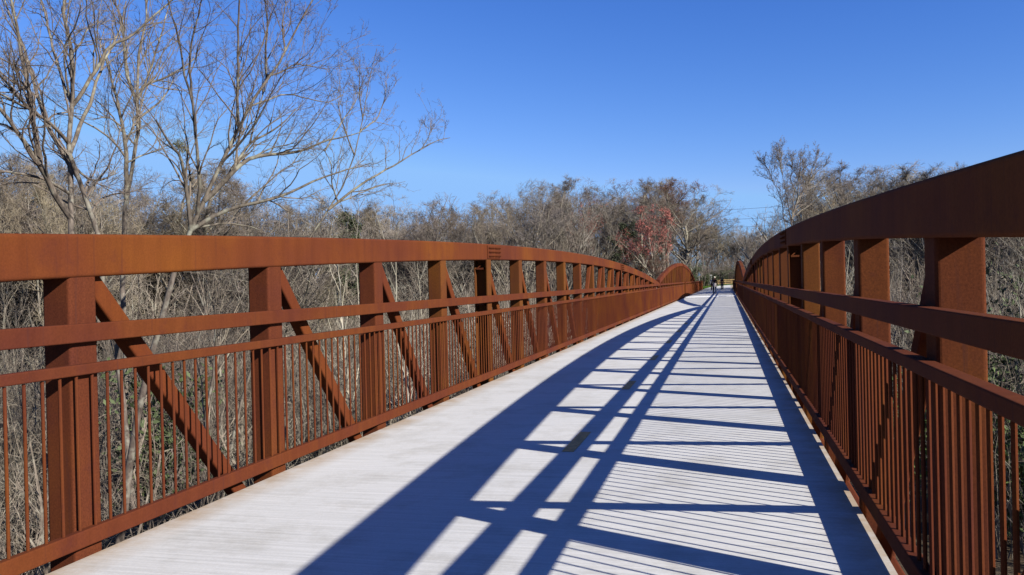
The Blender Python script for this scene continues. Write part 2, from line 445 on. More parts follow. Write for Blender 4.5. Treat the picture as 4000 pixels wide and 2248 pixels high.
# path beyond the bridge, bending right
def path_c(t):                      # t metres beyond the bridge end
    y0 = 128.6
    if t < 30: return (XC+0.0007*t*t, y0+t, 0)
    a = min((t-30)/55.0, 1.25); r = 55.0
    x = XC+0.63+r*(1-math.cos(a))+(max((t-30)-55*1.25, 0))*math.sin(1.25); y = y0+30+r*math.sin(a)+(max((t-30)-55*1.25, 0))*math.cos(1.25)
    return (x, y, a)
def path_z(y): return float(0.02+0.55*sm(150, 215, y))
def strip(name, o0, o1, t0, t1, dz, mat, **k):
    V = []; F = []; n = 60
    for i in range(n+1):
        t = t0+(t1-t0)*i/n; x, y, a = path_c(t); nx, ny = math.cos(a), -math.sin(a)
        z = path_z(y)+dz
        V += [(x+nx*o0, y+ny*o0, z), (x+nx*o1, y+ny*o1, z)]
        if i: b = 2*i; F.append((b-2, b-1, b+1, b))
    return link(name, mesh_np(name, V, F, mat), **k)
GRASSG = simple('grass_sward', (0.085, 0.16, 0.022), 0.9, 0.15, 0.4, 0.8)
strip('path', -2.2, 2.2, 0, 130, 0.03, CONC, kind='structure')
strip('grass_verge', -5.6, -2.2, 0, 130, 0.005, GRASSG, kind='structure')
strip('grass_verge', 2.2, 5.0, 0, 130, 0.005, GRASSG, kind='structure')
# grass blades on the verges
V = []; F = []
rg = np.random.default_rng(8)
for i in range(14000):
    t = rg.uniform(0, 110); o_ = rg.choice([rg.uniform(-5.6, -2.2), rg.uniform(2.2, 5.0)])
    x, y, a = path_c(t); x += math.cos(a)*o_; y -= math.sin(a)*o_; z = path_z(y)
    h = rg.uniform(.06, .22); w = rg.uniform(.02, .05); th = rg.uniform(0, 6.28)
    b = len(V); V += [(x-w*math.cos(th), y-w*math.sin(th), z), (x+w*math.cos(th), y+w*math.sin(th), z), (x+rg.normal()*.05, y+rg.normal()*.05, z+h)]
    F.append((b, b+1, b+2))
BLADE = simple('grass_blades', (0.11, 0.21, 0.025), 0.8, 0.2, 0.4, 1.3)
link('grass', mesh_np('grass', V, F, BLADE), label='bright green grass along the edge of the far path', cat='grass', kind='stuff')

# split rail fence along the outside of the bend
WOOD = simple('split_rail_wood', (0.46, 0.31, 0.13), 0.9, 0.15, 0.35, 3)
def fence(offset, t0, t1, label):
    x, y, a = path_c(t0)
    root = empty('split_rail_fence', (x+math.cos(a)*offset, y-math.sin(a)*offset, path_z(y)), label=label, cat='fence')
    off = Vector(root.location); P = []
    t = t0
    while t < t1:
        x, y, a = path_c(t); P.append(Vector((x+math.cos(a)*offset, y-math.sin(a)*offset, path_z(y)))); t += 2.6
    for p in P:
        m_ = MB(); m_.bar(p+Vector((0, 0, -.3))-off, p+Vector((0, 0, 1.25))-off, .15, .15, .03); m_.obj('post', WOOD, root)
    rr = random.Random(3)
    for p, q in zip(P, P[1:]):
        for z in (.35, .72, 1.08):
            m_ = MB(); m_.bar(p+Vector((0, 0, z+rr.uniform(-.03, .03)))-off, q+Vector((0, 0, z+rr.uniform(-.03, .03)))-off, .11, .13, .03); m_.obj('rail', WOOD, root)
fence(-5.0, -1.0, 96, 'pale split rail fence curving along the far path behind the walkers')

# ---------------------------------------------------------------- bare trees
def tubes(P, Rr, sides):
    """P (N,K,3), Rr (N,K) -> verts, quads"""
    N_, K, _ = P.shape
    T = np.gradient(P, axis=1); T /= np.linalg.norm(T, axis=2, keepdims=True)+1e-9
    ref = np.zeros_like(T); ref[..., 0] = 1; msk = np.abs(T[..., 0]) > .8; ref[msk] = (0, 1, 0)
    ref = np.repeat(ref[:, :1], K, 1)
    A = np.cross(T, ref); A /= np.linalg.norm(A, axis=2, keepdims=True)+1e-9; B = np.cross(T, A)
    an = np.arange(sides)*2*np.pi/sides
    V = P[:, :, None]+Rr[:, :, None, None]*(A[:, :, None]*np.cos(an)[:, None]+B[:, :, None]*np.sin(an)[:, None])
    base = (np.arange(N_)*K*sides)[:, None, None]; i = (np.arange(K-1)*sides)[None, :, None]; j = np.arange(sides)[None, None]
    j2 = (j+1) % sides
    F = np.stack([base+i+j, base+i+j2, base+i+sides+j2, base+i+sides+j], -1).reshape(-1, 4)
    return V.reshape(-1, 3), F
def join(parts):
    V = []; F = []; b = 0
    for v, f in parts:
        V.append(v); F.append(f+b); b += len(v)
    return np.concatenate(V), np.concatenate(F)
def spawn(P, Rr, rng, n, t0, ang, ratio, K, up=0.25, wig=0.25, rk=0.6, rtip=0.3, taper=0.5, minlen=0.0, rmin=0.003, lenabs=None, trop=0.0):
    N_, K0, _ = P.shape
    L = np.linalg.norm(np.diff(P, axis=1), axis=2).sum(1)
    idx = np.repeat(np.arange(N_), n)
    M = len(idx)
    t = rng.uniform(t0, 1.0, M)*(K0-1); t = np.minimum(t, K0-1.001); i = t.astype(int); f = t-i
    p = P[idx, i]*(1-f)[:, None]+P[idx, i+1]*f[:, None]
    r = Rr[idx, i]*(1-f)+Rr[idx, i+1]*f
    T = P[idx, i+1]-P[idx, i]; T /= np.linalg.norm(T, axis=1, keepdims=True)+1e-9
    v = rng.normal(size=(M, 3)); v -= (v*T).sum(1, keepdims=True)*T; v /= np.linalg.norm(v, axis=1, keepdims=True)
    a = np.radians(ang)*rng.uniform(.6, 1.35, M)
    D = T*np.cos(a)[:, None]+v*np.sin(a)[:, None]; D[:, 2] += up; D /= np.linalg.norm(D, axis=1, keepdims=True)
    frac = t/(K0-1)
    ln = (L[idx] if lenabs is None else lenabs)*ratio*(1-taper*frac)*rng.uniform(.6, 1.25, M)
    ln = np.maximum(ln, minlen)
    Q = np.zeros((M, K, 3)); Q[:, 0] = p
    step = ln/(K-1)
    for k in range(1, K):
        D = D+rng.normal(size=(M, 3))*wig; D[:, 2] += trop; D /= np.linalg.norm(D, axis=1, keepdims=True)
        Q[:, k] = Q[:, k-1]+D*step[:, None]
    r0 = np.maximum(r*rk, rmin); rr = r0[:, None]*(1-(1-rtip)*np.linspace(0, 1, K))[None]
    return Q, np.maximum(rr, rmin*.6)
def make_proto(seed, H=20, style='round', twig=0.009, dens=1.0):
    rng = np.random.default_rng(seed)
    K = 10; z = np.linspace(0, 1, K)
    fork = {'round': .60, 'vase': .42, 'tall': .92}[style]
    P0 = np.zeros((1, K, 3)); w = np.cumsum(rng.normal(size=(K, 2))*.022*H*.5, 0); w[0] = 0
    P0[0, :, :2] = w; P0[0, :, 2] = z*H*fork; P0[0, 0, 2] = -.4
    r0 = 0.016*H*(1-.75*z)[None]
    if style == 'vase':
        P1, R1 = spawn(P0, r0, rng, 9, .35, 24, 1.0, 9, up=.5, wig=.10, rk=.75, rtip=.2, taper=.15, lenabs=H*.62, trop=.03)
    elif style == 'tall':
        P1, R1 = spawn(P0, r0, rng, 20, .30, 48, 1.0, 8, up=.35, wig=.12, rk=.55, rtip=.2, taper=.65, lenabs=H*.40, trop=.05)
    else:
        P1, R1 = spawn(P0, r0, rng, 17, .42, 46, 1.0, 9, up=.30, wig=.11, rk=.65, rtip=.2, taper=.25, lenabs=H*.50, trop=.035)
    P2, R2 = spawn(P1, R1, rng, 7, .22, 40, .50, 6, up=.18, wig=.18, rk=.6, rtip=.35, taper=.55, rmin=twig*1.5, trop=.03)
    P3, R3 = spawn(P2, R2, rng, 7, .15, 40, .50, 5, up=.16, wig=.24, rk=.6, rtip=.5, taper=.4, rmin=twig*1.1, trop=.02)
    P4, R4 = spawn(P3, R3, rng, max(2, int(5*dens)), .12, 40, .62, 3, up=.14, wig=.22, rk=.7, rtip=.6, taper=.3, rmin=twig, minlen=.5)
    tr = join([tubes(P0, r0, 7)])
    if style != 'tall':
        cz, ra, rz = {'round': (.60, .34, .40), 'vase': (.62, .30, .40)}[style]
        cx_, cy_ = P0[0, -1, :2]
        for Q in (P1, P2, P3, P4):
            d = (Q-np.array([cx_, cy_, cz*H]))/np.array([ra*H, ra*H, rz*H]); ro = np.linalg.norm(d, axis=2, keepdims=True)
            k_ = np.where(ro > .85, (.85+(ro-.85)*.66)/np.maximum(ro, 1e-6), 1.0)
            Q[:] = np.array([cx_, cy_, cz*H])+d*k_*np.array([ra*H, ra*H, rz*H])
    lm = join([tubes(P1, R1, 5), tubes(P2, R2, 4)])
    cr = (lm, join([tubes(P3, R3, 3), tubes(P4, R4, 3)]))
    top = max(P4[..., 2].max(), P3[..., 2].max())
    return tr, cr, top, P4, P3
def pick(l, i): return l[i % len(l)]
PROT = []
specs = [(11, 'round'), (12, 'vase'), (13, 'tall'), (14, 'round'), (15, 'vase'), (16, 'round'), (17, 'tall'), (18, 'vase')]
for sd2, st in specs:
    tr, cr, top, P4, P3 = make_proto(sd2, 20, st)
    PROT.append((st, tr, cr, top, P4, P3))
MESHC = {}
def proto_mesh(i, tw, bk):
    key = (i, tw.name, bk.name)
    if key not in MESHC:
        st, tr, cr, top, P4, P3 = PROT[i]
        MESHC[key] = (mesh_np('trunk', tr[0], tr[1], bk, True), mesh_np('crown', cr[1][0], cr[1][1], tw, False), mesh_np('limbs', cr[0][0], cr[0][1], bk, True), top)
    return MESHC[key]
def place_tree(i, x, y, h, rot, tw, bk, label, group=None, wide=1.0, cat='tree', name='bare_tree', z=None):
    mt, mc, ml, top = proto_mesh(i, tw, bk)
    z = float(ground_z(x, y)) if z is None else z
    o = empty(name, (x, y, z), label=label, cat=cat, group=group)
    s_ = h/top; o.scale = (s_*wide, s_*wide, s_); o.rotation_euler = (0, 0, rot)
    link('trunk', mt, o); link('limbs', ml, o); link('crown', mc, o)
    return o
# skyline of the wood: picture column -> picture row of its top
SKX = [-400, 0, 100, 250, 400, 560, 720, 900, 1150, 1300, 1450, 1520, 1650, 1750, 1850, 1950, 2050, 2130, 2200, 2270, 2320, 2400, 2480, 2560, 2650, 2700, 2740, 2790, 2830, 2900, 2960, 2990, 3010, 3100, 3300, 3400, 3500, 3600, 3720, 3900, 4100, 4700]
SKY_ = [590, 590, 600, 640, 650, 650, 600, 700, 750, 790, 800, 775, 770, 800, 790, 745, 740, 700, 705, 755, 725, 720, 690, 685, 700, 735, 800, 860, 885, 880, 905, 930, 800, 640, 650, 655, 665, 655, 660, 680, 680, 680]
def top_row(px): return float(np.interp(px, SKX, SKY_))
def row_z(px, py, x, y):
    """height of the point above (x,y) seen at picture row py"""
    d = px_dir(px, py); rr = math.hypot(x, y)
    return CAM_Z+d.z/math.hypot(d.x, d.y)*rr
def clear(x, y, mg=6.5):
    if abs(x-XC) < mg and y < 132: return False
    if y > 120:
        for t in range(0, 100, 4):
            a, b, _ = path_c(t)
            if math.hypot(x-a, y-b) < 7.5: return False
    return True
REG = [  # columns, distances, count, rows below skyline, label, group
    ((-500, 1250), (50, 66), 28, (0, 90), 'bare grey-brown tree in the wood behind the big spreading trees on the left', 'trees of the wood on the left'),
    ((-500, 1250), (70, 95), 20, (20, 120), 'bare tree farther back in the wood on the left, behind the front row of trunks', 'rear trees of the wood on the left'),
    ((1200, 2180), (85, 115), 23, (0, 110), 'bare grey tree of the low wood seen over the middle of the left truss', 'trees over the middle of the left truss'),
    ((1200, 2180), (120, 150), 17, (10, 90), 'bare tree at the back of the low wood over the middle of the left truss', 'rear trees over the middle of the left truss'),
    ((2150, 2760), (122, 150), 22, (0, 120), 'tall bare tree of the dark rounded clump above the far arch', 'tall trees above the far arch'),
    ((2150, 2760), (150, 175), 12, (0, 60), 'bare tree at the back of the rounded clump above the far arch', 'rear trees above the far arch'),
    ((2740, 3010), (225, 270), 20, (0, 70), 'bare olive-grey tree beyond the bend of the far path', 'trees beyond the bend of the path'),
    ((3040, 4500), (78, 98), 36, (-15, 80), 'bare grey tree of the wood seen over and through the right truss', 'trees of the wood on the right'),
    ((3150, 4500), (100, 125), 30, (-15, 40), 'bare tree at the back of the wood on the right', 'rear trees of the wood on the right'),
]
rt = random.Random(21)
tws = [TWIG, TWIG_OL, TWIG_GR, TWIG, TWIG_GR]
n_ = 0
for cols, ds, cnt, below, lab, grp in REG:
    for q in range(cnt):
        for tries in range(20):
            px = cols[0]+(cols[1]-cols[0])*(q+rt.random())/cnt
            d = rt.uniform(*ds)
            v = px_dir(px, 1100); v = Vector((v.x, v.y, 0)).normalized()*d
            if clear(v.x, v.y, 12.5 if v.y < 112 else 8): break
        else: continue
        gz = float(ground_z(v.x, v.y))
        row = top_row(px)-(5 if px < 1200 else 12)+rt.uniform(*below)*rt.random()
        h = row_z(px, row, v.x, v.y)-gz
        i = rt.randrange(len(PROT)); tw = rt.choice(tws)
        if 2150 < px < 2760 and rt.random() < .25: tw = TWIG_RD
        if px > 2740 and px < 3010: tw = TWIG_OL if rt.random() < .6 else TWIG_GR
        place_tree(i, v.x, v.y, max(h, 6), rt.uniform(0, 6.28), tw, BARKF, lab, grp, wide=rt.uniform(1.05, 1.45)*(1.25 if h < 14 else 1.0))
        n_ += 1
# a few trees singled out by the photograph
def special(px, row, d, i, tw, bk, label, wide=1.0, rot=1.0, name='bare_tree'):
    v = px_dir(px, 1100); v = Vector((v.x, v.y, 0)).normalized()*d
    gz = float(ground_z(v.x, v.y))
    return place_tree(i, v.x, v.y, row_z(px, row, v.x, v.y)-gz, rot, tw, bk, label, None, wide, name=name), v
special(2190, 700, 112, 3, TWIG_GR, BARKF, 'round crowned grey bare tree standing tallest between the joint plate and the red tree', 1.15)
special(2650, 700, 118, 0, TWIG, BARKF, 'broad bare tree sweeping right into the gap of sky above the far arch', 1.5)
special(2935, 868, 235, 5, TWIG_GR, BARKF, 'pale round crowned bare tree standing alone at the left of the right truss', 1.1)
special(3730, 622, 85, 2, TWIG_GR, BARKF, 'thin bare tree top poking highest over the sloping right chord', .6)
# red budding tree
def budded(i, px, row, d, label, wide, nb, rot):
    o, v = special(px, row, d, i, TWIG_RD, WHITEB, label, wide, rot, name='budding_tree')
    st, tr, cr, top, P4, P3 = PROT[i]
    rg = np.random.default_rng(77); Q = P4.reshape(-1, 3); Q = Q[(Q[:, 2] > top*.62) | (Q[:, 0] > top*.14)]
    Q = Q[rg.integers(0, len(Q), nb)]+rg.normal(size=(nb, 3))*.10
    a = rg.normal(size=(nb, 3))*.036; b = rg.normal(size=(nb, 3))*.036
    V = np.stack([Q-a, Q+b, Q+a, Q-b], 1).reshape(-1, 3); F = np.arange(nb*4).reshape(-1, 4)
    link('buds', mesh_np('buds', V, F, BUD), o)
budded(0, 2552, 792, 108, 'bare maple covered in red buds, in front of the dark clump over the far arch', .95, 7500, 2.0)
budded(3, 2290, 790, 125, 'faintly red budding tree on the left side of the tall clump', .8, 2500, 2.6)

# evergreens
def leaf_cloud(rg, pts, n, s0, s1, size):
    c = pts[rg.integers(0, len(pts), n)]+rg.normal(size=(n, 3))*s0
    a = rg.normal(size=(n, 3)); a /= np.linalg.norm(a, axis=1, keepdims=True); b = np.cross(a, rg.normal(size=(n, 3))); b /= np.linalg.norm(b, axis=1, keepdims=True)+1e-9
    sz = rg.uniform(.5, 1.2, n)[:, None]*size
    V = np.stack([c-a*sz, c+b*sz*.45, c+a*sz, c-b*sz*.45], 1).reshape(-1, 3)
    return V, np.arange(n*4).reshape(-1, 4)
def pine(px, row, d, r, seed, label, n=9000):
    rg = np.random.default_rng(seed)
    v = px_dir(px, 1100); v = Vector((v.x, v.y, 0)).normalized()*d; gz = float(ground_z(v.x, v.y))
    h = row_z(px, row, v.x, v.y)-gz
    o = empty('pine_tree', (v.x, v.y, gz), label=label, cat='pine tree')
    K = 8; P0 = np.zeros((1, K, 3)); P0[0, :, 2] = np.linspace(-.3, h*.97, K); P0[0, :, 0] = np.sin(np.linspace(0, 3, K))*.2
    r0 = np.linspace(.2, .03, K)[None]
    P1, R1 = spawn(P0, r0, rg, 44, .30, 78, 1.0, 5, up=.1, wig=.1, rk=.3, rtip=.3, taper=.72, lenabs=r*1.9)
    P2, R2 = spawn(P1, R1, rg, 5, .3, 45, .4, 3, up=.1, rmin=.006)
    a = join([tubes(P0, r0, 7), tubes(P1, R1, 4), tubes(P2, R2, 3)])
    link('trunk', mesh_np('trunk', a[0], a[1], BARKF), o)
    Vl, Fl = leaf_cloud(rg, np.concatenate([P2.reshape(-1, 3), P1[:, 2:].reshape(-1, 3)]), n, .22, 0, .16)
    link('crown', mesh_np('crown', Vl, Fl, PINE), o)
pine(2445, 885, 118, 3.4, 1, 'dark green pine standing among pale trunks left of the red tree')
pine(1345, 815, 78, 2.2, 3, 'dark evergreen behind the leaning tree on the left')
pine(1690, 870, 110, 3.0, 5, 'olive-dark evergreen half hidden in the low wood over the left truss', 6000)
def shrub(px, row, d, r, seed, mat, label, n=3500, h=None):
    rg = np.random.default_rng(seed)
    v = px_dir(px, 1100); v = Vector((v.x, v.y, 0)).normalized()*d; gz = float(ground_z(v.x, v.y))
    h = max(row_z(px, row, v.x, v.y)-gz, 1.0)
    o = empty('leafy_shrub', (v.x, v.y, gz), label=label, cat='shrub', group='leafy shrubs around the path and woods')
    K = 6; n0 = 16; P0 = np.zeros((n0, K, 3)); an = rg.uniform(0, 6.28, n0); t = np.linspace(0, 1, K)
    P0[..., 0] = np.cos(an)[:, None]*t**1.3*r*rg.uniform(.2, 1, n0)[:, None]; P0[..., 1] = np.sin(an)[:, None]*t**1.3*r*rg.uniform(.2, 1, n0)[:, None]
    P0[..., 2] = t*h*rg.uniform(.5, 1, n0)[:, None]
    r0 = np.tile(np.linspace(.03, .008, K), (n0, 1))
    P1, R1 = spawn(P0, r0, rg, 8, .25, 50, .4, 4, up=.2, rmin=.006)
    a = join([tubes(P0, r0, 4), tubes(P1, R1, 3)])
    link('stems', mesh_np('stems', a[0], a[1], BRUSH), o)
    Vl, Fl = leaf_cloud(rg, np.concatenate([P1.reshape(-1, 3), P0[:, 1:].reshape(-1, 3)]), n, .22, 0, .12)
    link('leaves', mesh_np('leaves', Vl, Fl, mat), o)
shrub(2700, 1030, 141, 3.0, 1, LEAF, 'dark green shrub rising behind the far left arch')
shrub(2850, 1040, 216, 5, 2, IVY, 'tall fresh green thicket behind the fence between the walkers and the right arch', 6000)
shrub(2885, 1055, 213, 4, 3, IVY, 'fresh green bush behind the fence beside the right arch', 5000)
shrub(2815, 1062, 205, 3.5, 4, LEAF, 'dark green bush behind the fence above the walkers', 4000)
shrub(2760, 1075, 170, 2.5, 5, LEAF, 'low dark bush behind the fence left of the walkers', 2500)
shrub(630, 1400, 26, 2.0, 6, LEAF, 'low green shrub seen under the left truss between the second and third posts', 3000)
shrub(3900, 1000, 34, 3.2, 7, LEAF, 'olive-leaved thicket at the far right behind the nearest right post', 5000)
shrub(3960, 1420, 30, 3.2, 8, IVY, 'low green thicket below the rails at the far right', 4000)
shrub(3470, 1350, 30, 2.2, 9, IVY, 'green bush seen beneath the right truss between two posts', 3000)

# ---- the big spreading trees on the left and the tall one on the right
def big_tree(name, label, limbs, D, seed, sc, ox, oy, base, twig=0.0035, n1=9, ext=None, bk=None, tw=None, l1=.30, group=None, n2=5, n3=4):
    """limbs: (points in crop units, width start, width end, depth start, depth end)"""
    rg = np.random.default_rng(seed)
    K = 16; LP = []; LR = []; TP = []; TR = []; SP = []; SR = []
    for li, (pts, w0, w1, d0, d1) in enumerate(limbs):
        W3 = []
        for j_, (a, b) in enumerate(pts):
            dd = D+d0+(d1-d0)*j_/(len(pts)-1)
            W3.append(at(ox+a/sc, oy+b/sc, dd))
        W3 = np.array([tuple(q) for q in W3])
        if li not in base and LP:
            # start the limb on the nearest earlier limb
            dn = []
            for Qp in LP:
                Qf = np.stack([np.interp(np.linspace(0, 15, 90), np.arange(16), Qp[:, c_]) for c_ in range(3)], 1)
                u_ = (Qf-np.array([0, 0, CAM_Z])); u_ /= np.linalg.norm(u_, axis=1, keepdims=True)
                w_ = W3[0]-np.array([0, 0, CAM_Z]); w_ /= np.linalg.norm(w_)
                a_ = np.linalg.norm(u_-w_, axis=1); k_ = int(a_.argmin()); dn.append((a_[k_], Qf[k_]))
            dn.sort(key=lambda q: q[0])
            if dn[0][0] < 0.03:
                sh = dn[0][1]-W3[0]; W3 += sh*np.linspace(1, .6, len(W3))[:, None]
        if li in base:
            g = W3[0].copy(); gz = float(ground_z(g[0], g[1])); dz = g[2]-gz
            dr = (W3[0]-W3[1]); dr /= np.linalg.norm(dr)
            mid = W3[0]+np.array([dr[0], dr[1], -1])*dz*.45*np.array([.5, .5, 1]); foot = mid+np.array([dr[0]*.25, dr[1]*.25, -1])*(dz*.6)
            foot[2] = gz-.3
            W3 = np.concatenate([[foot], [mid], W3])
        cum = np.concatenate([[0], np.cumsum(np.linalg.norm(np.diff(W3, axis=0), axis=1))])
        # smooth resample
        tt = np.linspace(0, cum[-1], K); Q = np.stack([np.interp(tt, cum, W3[:, c_]) for c_ in range(3)], 1)
        Q[1:-1] = Q[1:-1]*.5+(Q[:-2]+Q[2:])*.25
        Q[1:-1] += rg.normal(size=(K-2, 3))*.012*cum[-1]/K*3
        ra = w0/sc/FPX*D/2*1.3; rb = w1/sc/FPX*D/2*1.15
        rr = np.linspace(ra, rb, K)
        if li in base: rr[0] *= 1.45; rr[1] *= 1.15; TP.append(Q); TR.append(rr)
        LP.append(Q); LR.append(rr)
        t0_ = cum[2] if li in base else 0.0
        ts = np.linspace(t0_+(cum[-1]-t0_)*.14, cum[-1], 12)
        SP.append(np.stack([np.interp(ts, tt, Q[:, c_]) for c_ in range(3)], 1)); SR.append(np.interp(ts, tt, rr))
    P = np.array(LP); Rr = np.array(LR)
    foot = TP[0][0]
    o = empty(name, tuple(foot), label=label, cat='tree', group=group); off = np.array(foot)
    isb = np.array([i in base for i in range(len(limbs))])
    tr = tubes(P[isb], Rr[isb], 9); link('trunk', mesh_np('trunk', tr[0]-off, tr[1], bk or BARK, True), o)
    if (~isb).any():
        lm = tubes(P[~isb], Rr[~isb], 7); link('limbs', mesh_np('limbs', lm[0]-off, lm[1], bk or BARK, True), o)
    nseg = 6
    # second order branches share the visible upper part of each limb
    P1, R1 = spawn(np.array(SP), np.array(SR), rg, n1, .05, 38, 1.0, 9, up=.30, wig=.17, rk=.55, rtip=.25, taper=.45, rmin=twig*2, lenabs=D*l1*.42, trop=.04)
    P2, R2 = spawn(P1, R1, rg, n2, .12, 42, .42, 6, up=.22, wig=.24, rk=.55, rtip=.4, taper=.4, rmin=twig*1.3, trop=.03)
    P3, R3 = spawn(P2, R2, rg, n3, .15, 45, .5, 4, up=.18, wig=.3, rk=.6, rtip=.5, taper=.3, rmin=twig)
    P4, R4 = spawn(P3, R3, rg, 2, .2, 45, .6, 3, up=.1, wig=.3, rk=.7, rtip=.6, taper=.3, rmin=twig*.8)
    cr = join([tubes(P1, R1, 5), tubes(P2, R2, 4), tubes(P3, R3, 3), tubes(P4, R4, 3)])
    link('crown', mesh_np('crown', cr[0]-off, cr[1], tw or TWIG, False), o)
    return o
A = [
 ([(440,1390),(425,1230),(405,1080),(408,960),(425,800),(420,650),(430,500),(432,350),(412,230),(405,100),(400,0),(395,-160)], 46, 14, 0, 1),
 ([(585,1390),(540,1230),(500,1120),(440,990),(408,900)], 34, 22, .4, 0),
 ([(415,1300),(330,1180),(270,1060),(230,980),(160,880),(80,760),(0,650),(-150,480)], 30, 12, 0, -2.5),
 ([(235,980),(215,800),(185,620),(165,500),(130,380),(115,250),(100,120),(60,0),(20,-150)], 24, 8, -.5, -2),
 ([(385,975),(300,820),(230,680),(190,540),(170,430),(120,280),(30,60),(-20,-80)], 24, 8, 0, 1.5),
 ([(400,870),(330,780),(240,710),(170,660),(90,620),(0,570),(-150,500)], 18, 8, 0, -3),
 ([(170,660),(80,560),(0,460),(-90,380)], 14, 6, -1.5, -3),
 ([(400,1170),(270,1085),(150,1050),(0,1030),(-160,1020)], 16, 8, 0, -2),
 ([(425,650),(470,590),(530,480),(600,390),(630,290),(680,265),(760,250),(830,180),(960,60),(1040,0),(1100,-60)], 20, 6, .2, 1),
 ([(415,960),(450,850),(500,720),(550,610),(600,440),(640,330),(690,260),(740,120),(760,0)], 22, 6, 0, 2.5),
 ([(415,620),(350,470),(300,300),(270,150),(230,0),(200,-120)], 17, 6, 0, 1.5),
 ([(412,590),(385,440),(375,270),(410,200),(460,120),(480,20)], 11, 5, 0, -1),
 ([(430,1000),(520,1080),(600,1080),(670,1040),(690,1000)], 12, 4, 0, 1.0),
 ([(432,340),(480,280),(520,190),(590,130)], 12, 4, .6, 1.6),
]
big_tree('bare_tree', 'large many-stemmed bare tree at the far left, its trunks forking low behind the chord', A, 20, 31, 1.5244, 0, 0, (0, 1), n1=9)
B = [
 ([(738,1390),(740,1210),(765,1130),(790,900),(800,700),(830,500),(850,300),(850,150),(860,0),(865,-120)], 36, 9, 0, 1),
 ([(745,1190),(742,900),(725,750),(690,590),(650,450),(620,300)], 24, 7, 0, -1.5),
 ([(805,640),(740,450),(725,250),(715,100),(660,0),(620,-100)], 17, 6, 0, -1),
 ([(835,580),(880,490),(980,460),(1060,420),(1150,360),(1210,300)], 14, 4, 0, 1.5),
 ([(820,720),(900,660),(970,600),(1030,500),(1040,440)], 12, 4, 0, 1.5),
 ([(720,760),(650,705),(600,700),(550,715)], 9, 4, 0, -1),
 ([(830,560),(890,420),(960,200),(1000,50),(1030,-60)], 12, 4, 0, 2),
 ([(745,860),(790,770),(800,700)], 12, 8, 0, .2),
 ([(760,980),(850,930),(940,905),(1010,860)], 9, 4, 0, 1.5),
]
big_tree('bare_tree', 'slender twin-stemmed bare tree standing straight between the two big spreading trees', B, 24, 32, 1.5244, 0, 0, (0,), n1=9)
Cc = [
 ([(180,1390),(270,1250),(330,1080),(400,930),(480,780),(560,660),(650,520),(710,430),(780,320),(805,250),(870,150),(940,40),(980,-60)], 42, 7, 0, 1.5),
 ([(480,770),(470,600),(480,400),(480,200),(490,0),(495,-140)], 15, 7, .4, -.6),
 ([(270,1300),(290,1120),(260,850),(250,630),(190,480),(165,250),(130,130),(90,0)], 18, 6, 0, -2),
 ([(250,630),(225,400),(240,240),(290,50),(310,-60)], 12, 5, -1, -2),
 ([(200,1380),(170,1100),(150,950),(50,820),(0,720)], 22, 8, 0, -1.5),
 ([(290,1210),(420,1080),(500,1000),(560,940),(700,930),(820,910),(920,900),(1000,845),(1130,820),(1240,790)], 26, 5, 0, 2),
 ([(330,1160),(430,1060),(520,920),(560,850),(640,810),(760,740),(850,640)], 20, 5, 0, 2.5),
 ([(230,1370),(380,1270),(500,1230),(700,1190),(850,1130),(1000,1060),(1150,1010),(1300,970)], 22, 5, 0, 1.5),
 ([(690,450),(760,430),(840,380),(950,400),(1050,420)], 9, 3, 1, 2),
 ([(600,640),(700,600),(820,560),(930,590),(1050,620),(1140,570)], 10, 3, .8, 2.5),
 ([(560,850),(600,700),(640,560),(680,430)], 10, 6, 1, 1.2),
 ([(400,960),(520,830),(620,700),(700,540),(800,380)], 12, 4, .5, -.8),
 ([(670,480),(665,280),(680,130),(660,0),(655,-100)], 13, 5, 1, .5),
 ([(790,300),(770,150),(790,30),(800,-70)], 10, 4, 1.3, 1.6),
 ([(560,940),(700,870),(820,850),(900,780)], 9, 3, .8, 1.5),
 ([(200,1370),(400,1330),(560,1350),(650,1390)], 12, 4, 0, 1.5),
]
big_tree('bare_tree', 'big bare tree fanning low to the right, its leaning trunk seen through the rails', Cc, 19, 33, 1.5244, 600, 0, (0,), n1=8)
Dd = [
 ([(900,1390),(1000,1320),(1100,1200),(1160,1080),(1200,920),(1250,790),(1280,600),(1300,440),(1330,290)], 18, 3, 0, 1),
 ([(1060,1260),(1230,1120),(1400,1020),(1500,960),(1600,900),(1700,840),(1780,825)], 13, 3, 0, 1.5),
 ([(1100,1220),(1260,1150),(1360,1110),(1430,1095)], 7, 3, 0, 1),
 ([(1200,920),(1130,740),(1100,600)], 8, 3, .4, -.5),
 ([(1250,790),(1350,720),(1390,600),(1400,500)], 8, 3, .5, 1.5),
 ([(1265,700),(1240,560),(1240,400)], 7, 3, .6, 0),
 ([(1100,1210),(1060,1100),(1060,980),(1020,900)], 8, 3, .2, -.8),
 ([(990,860),(1090,700),(1170,600),(1215,500)], 8, 3, .2, 1),
 ([(1600,900),(1640,830),(1660,780)], 5, 2, 1, 1.5),
]
big_tree('bare_tree', 'leaning bare tree whose longest branch reaches right into open blue sky', Dd, 23, 34, 1.5244, 600, 0, (0,), n1=8, l1=.16, n2=5, n3=3)
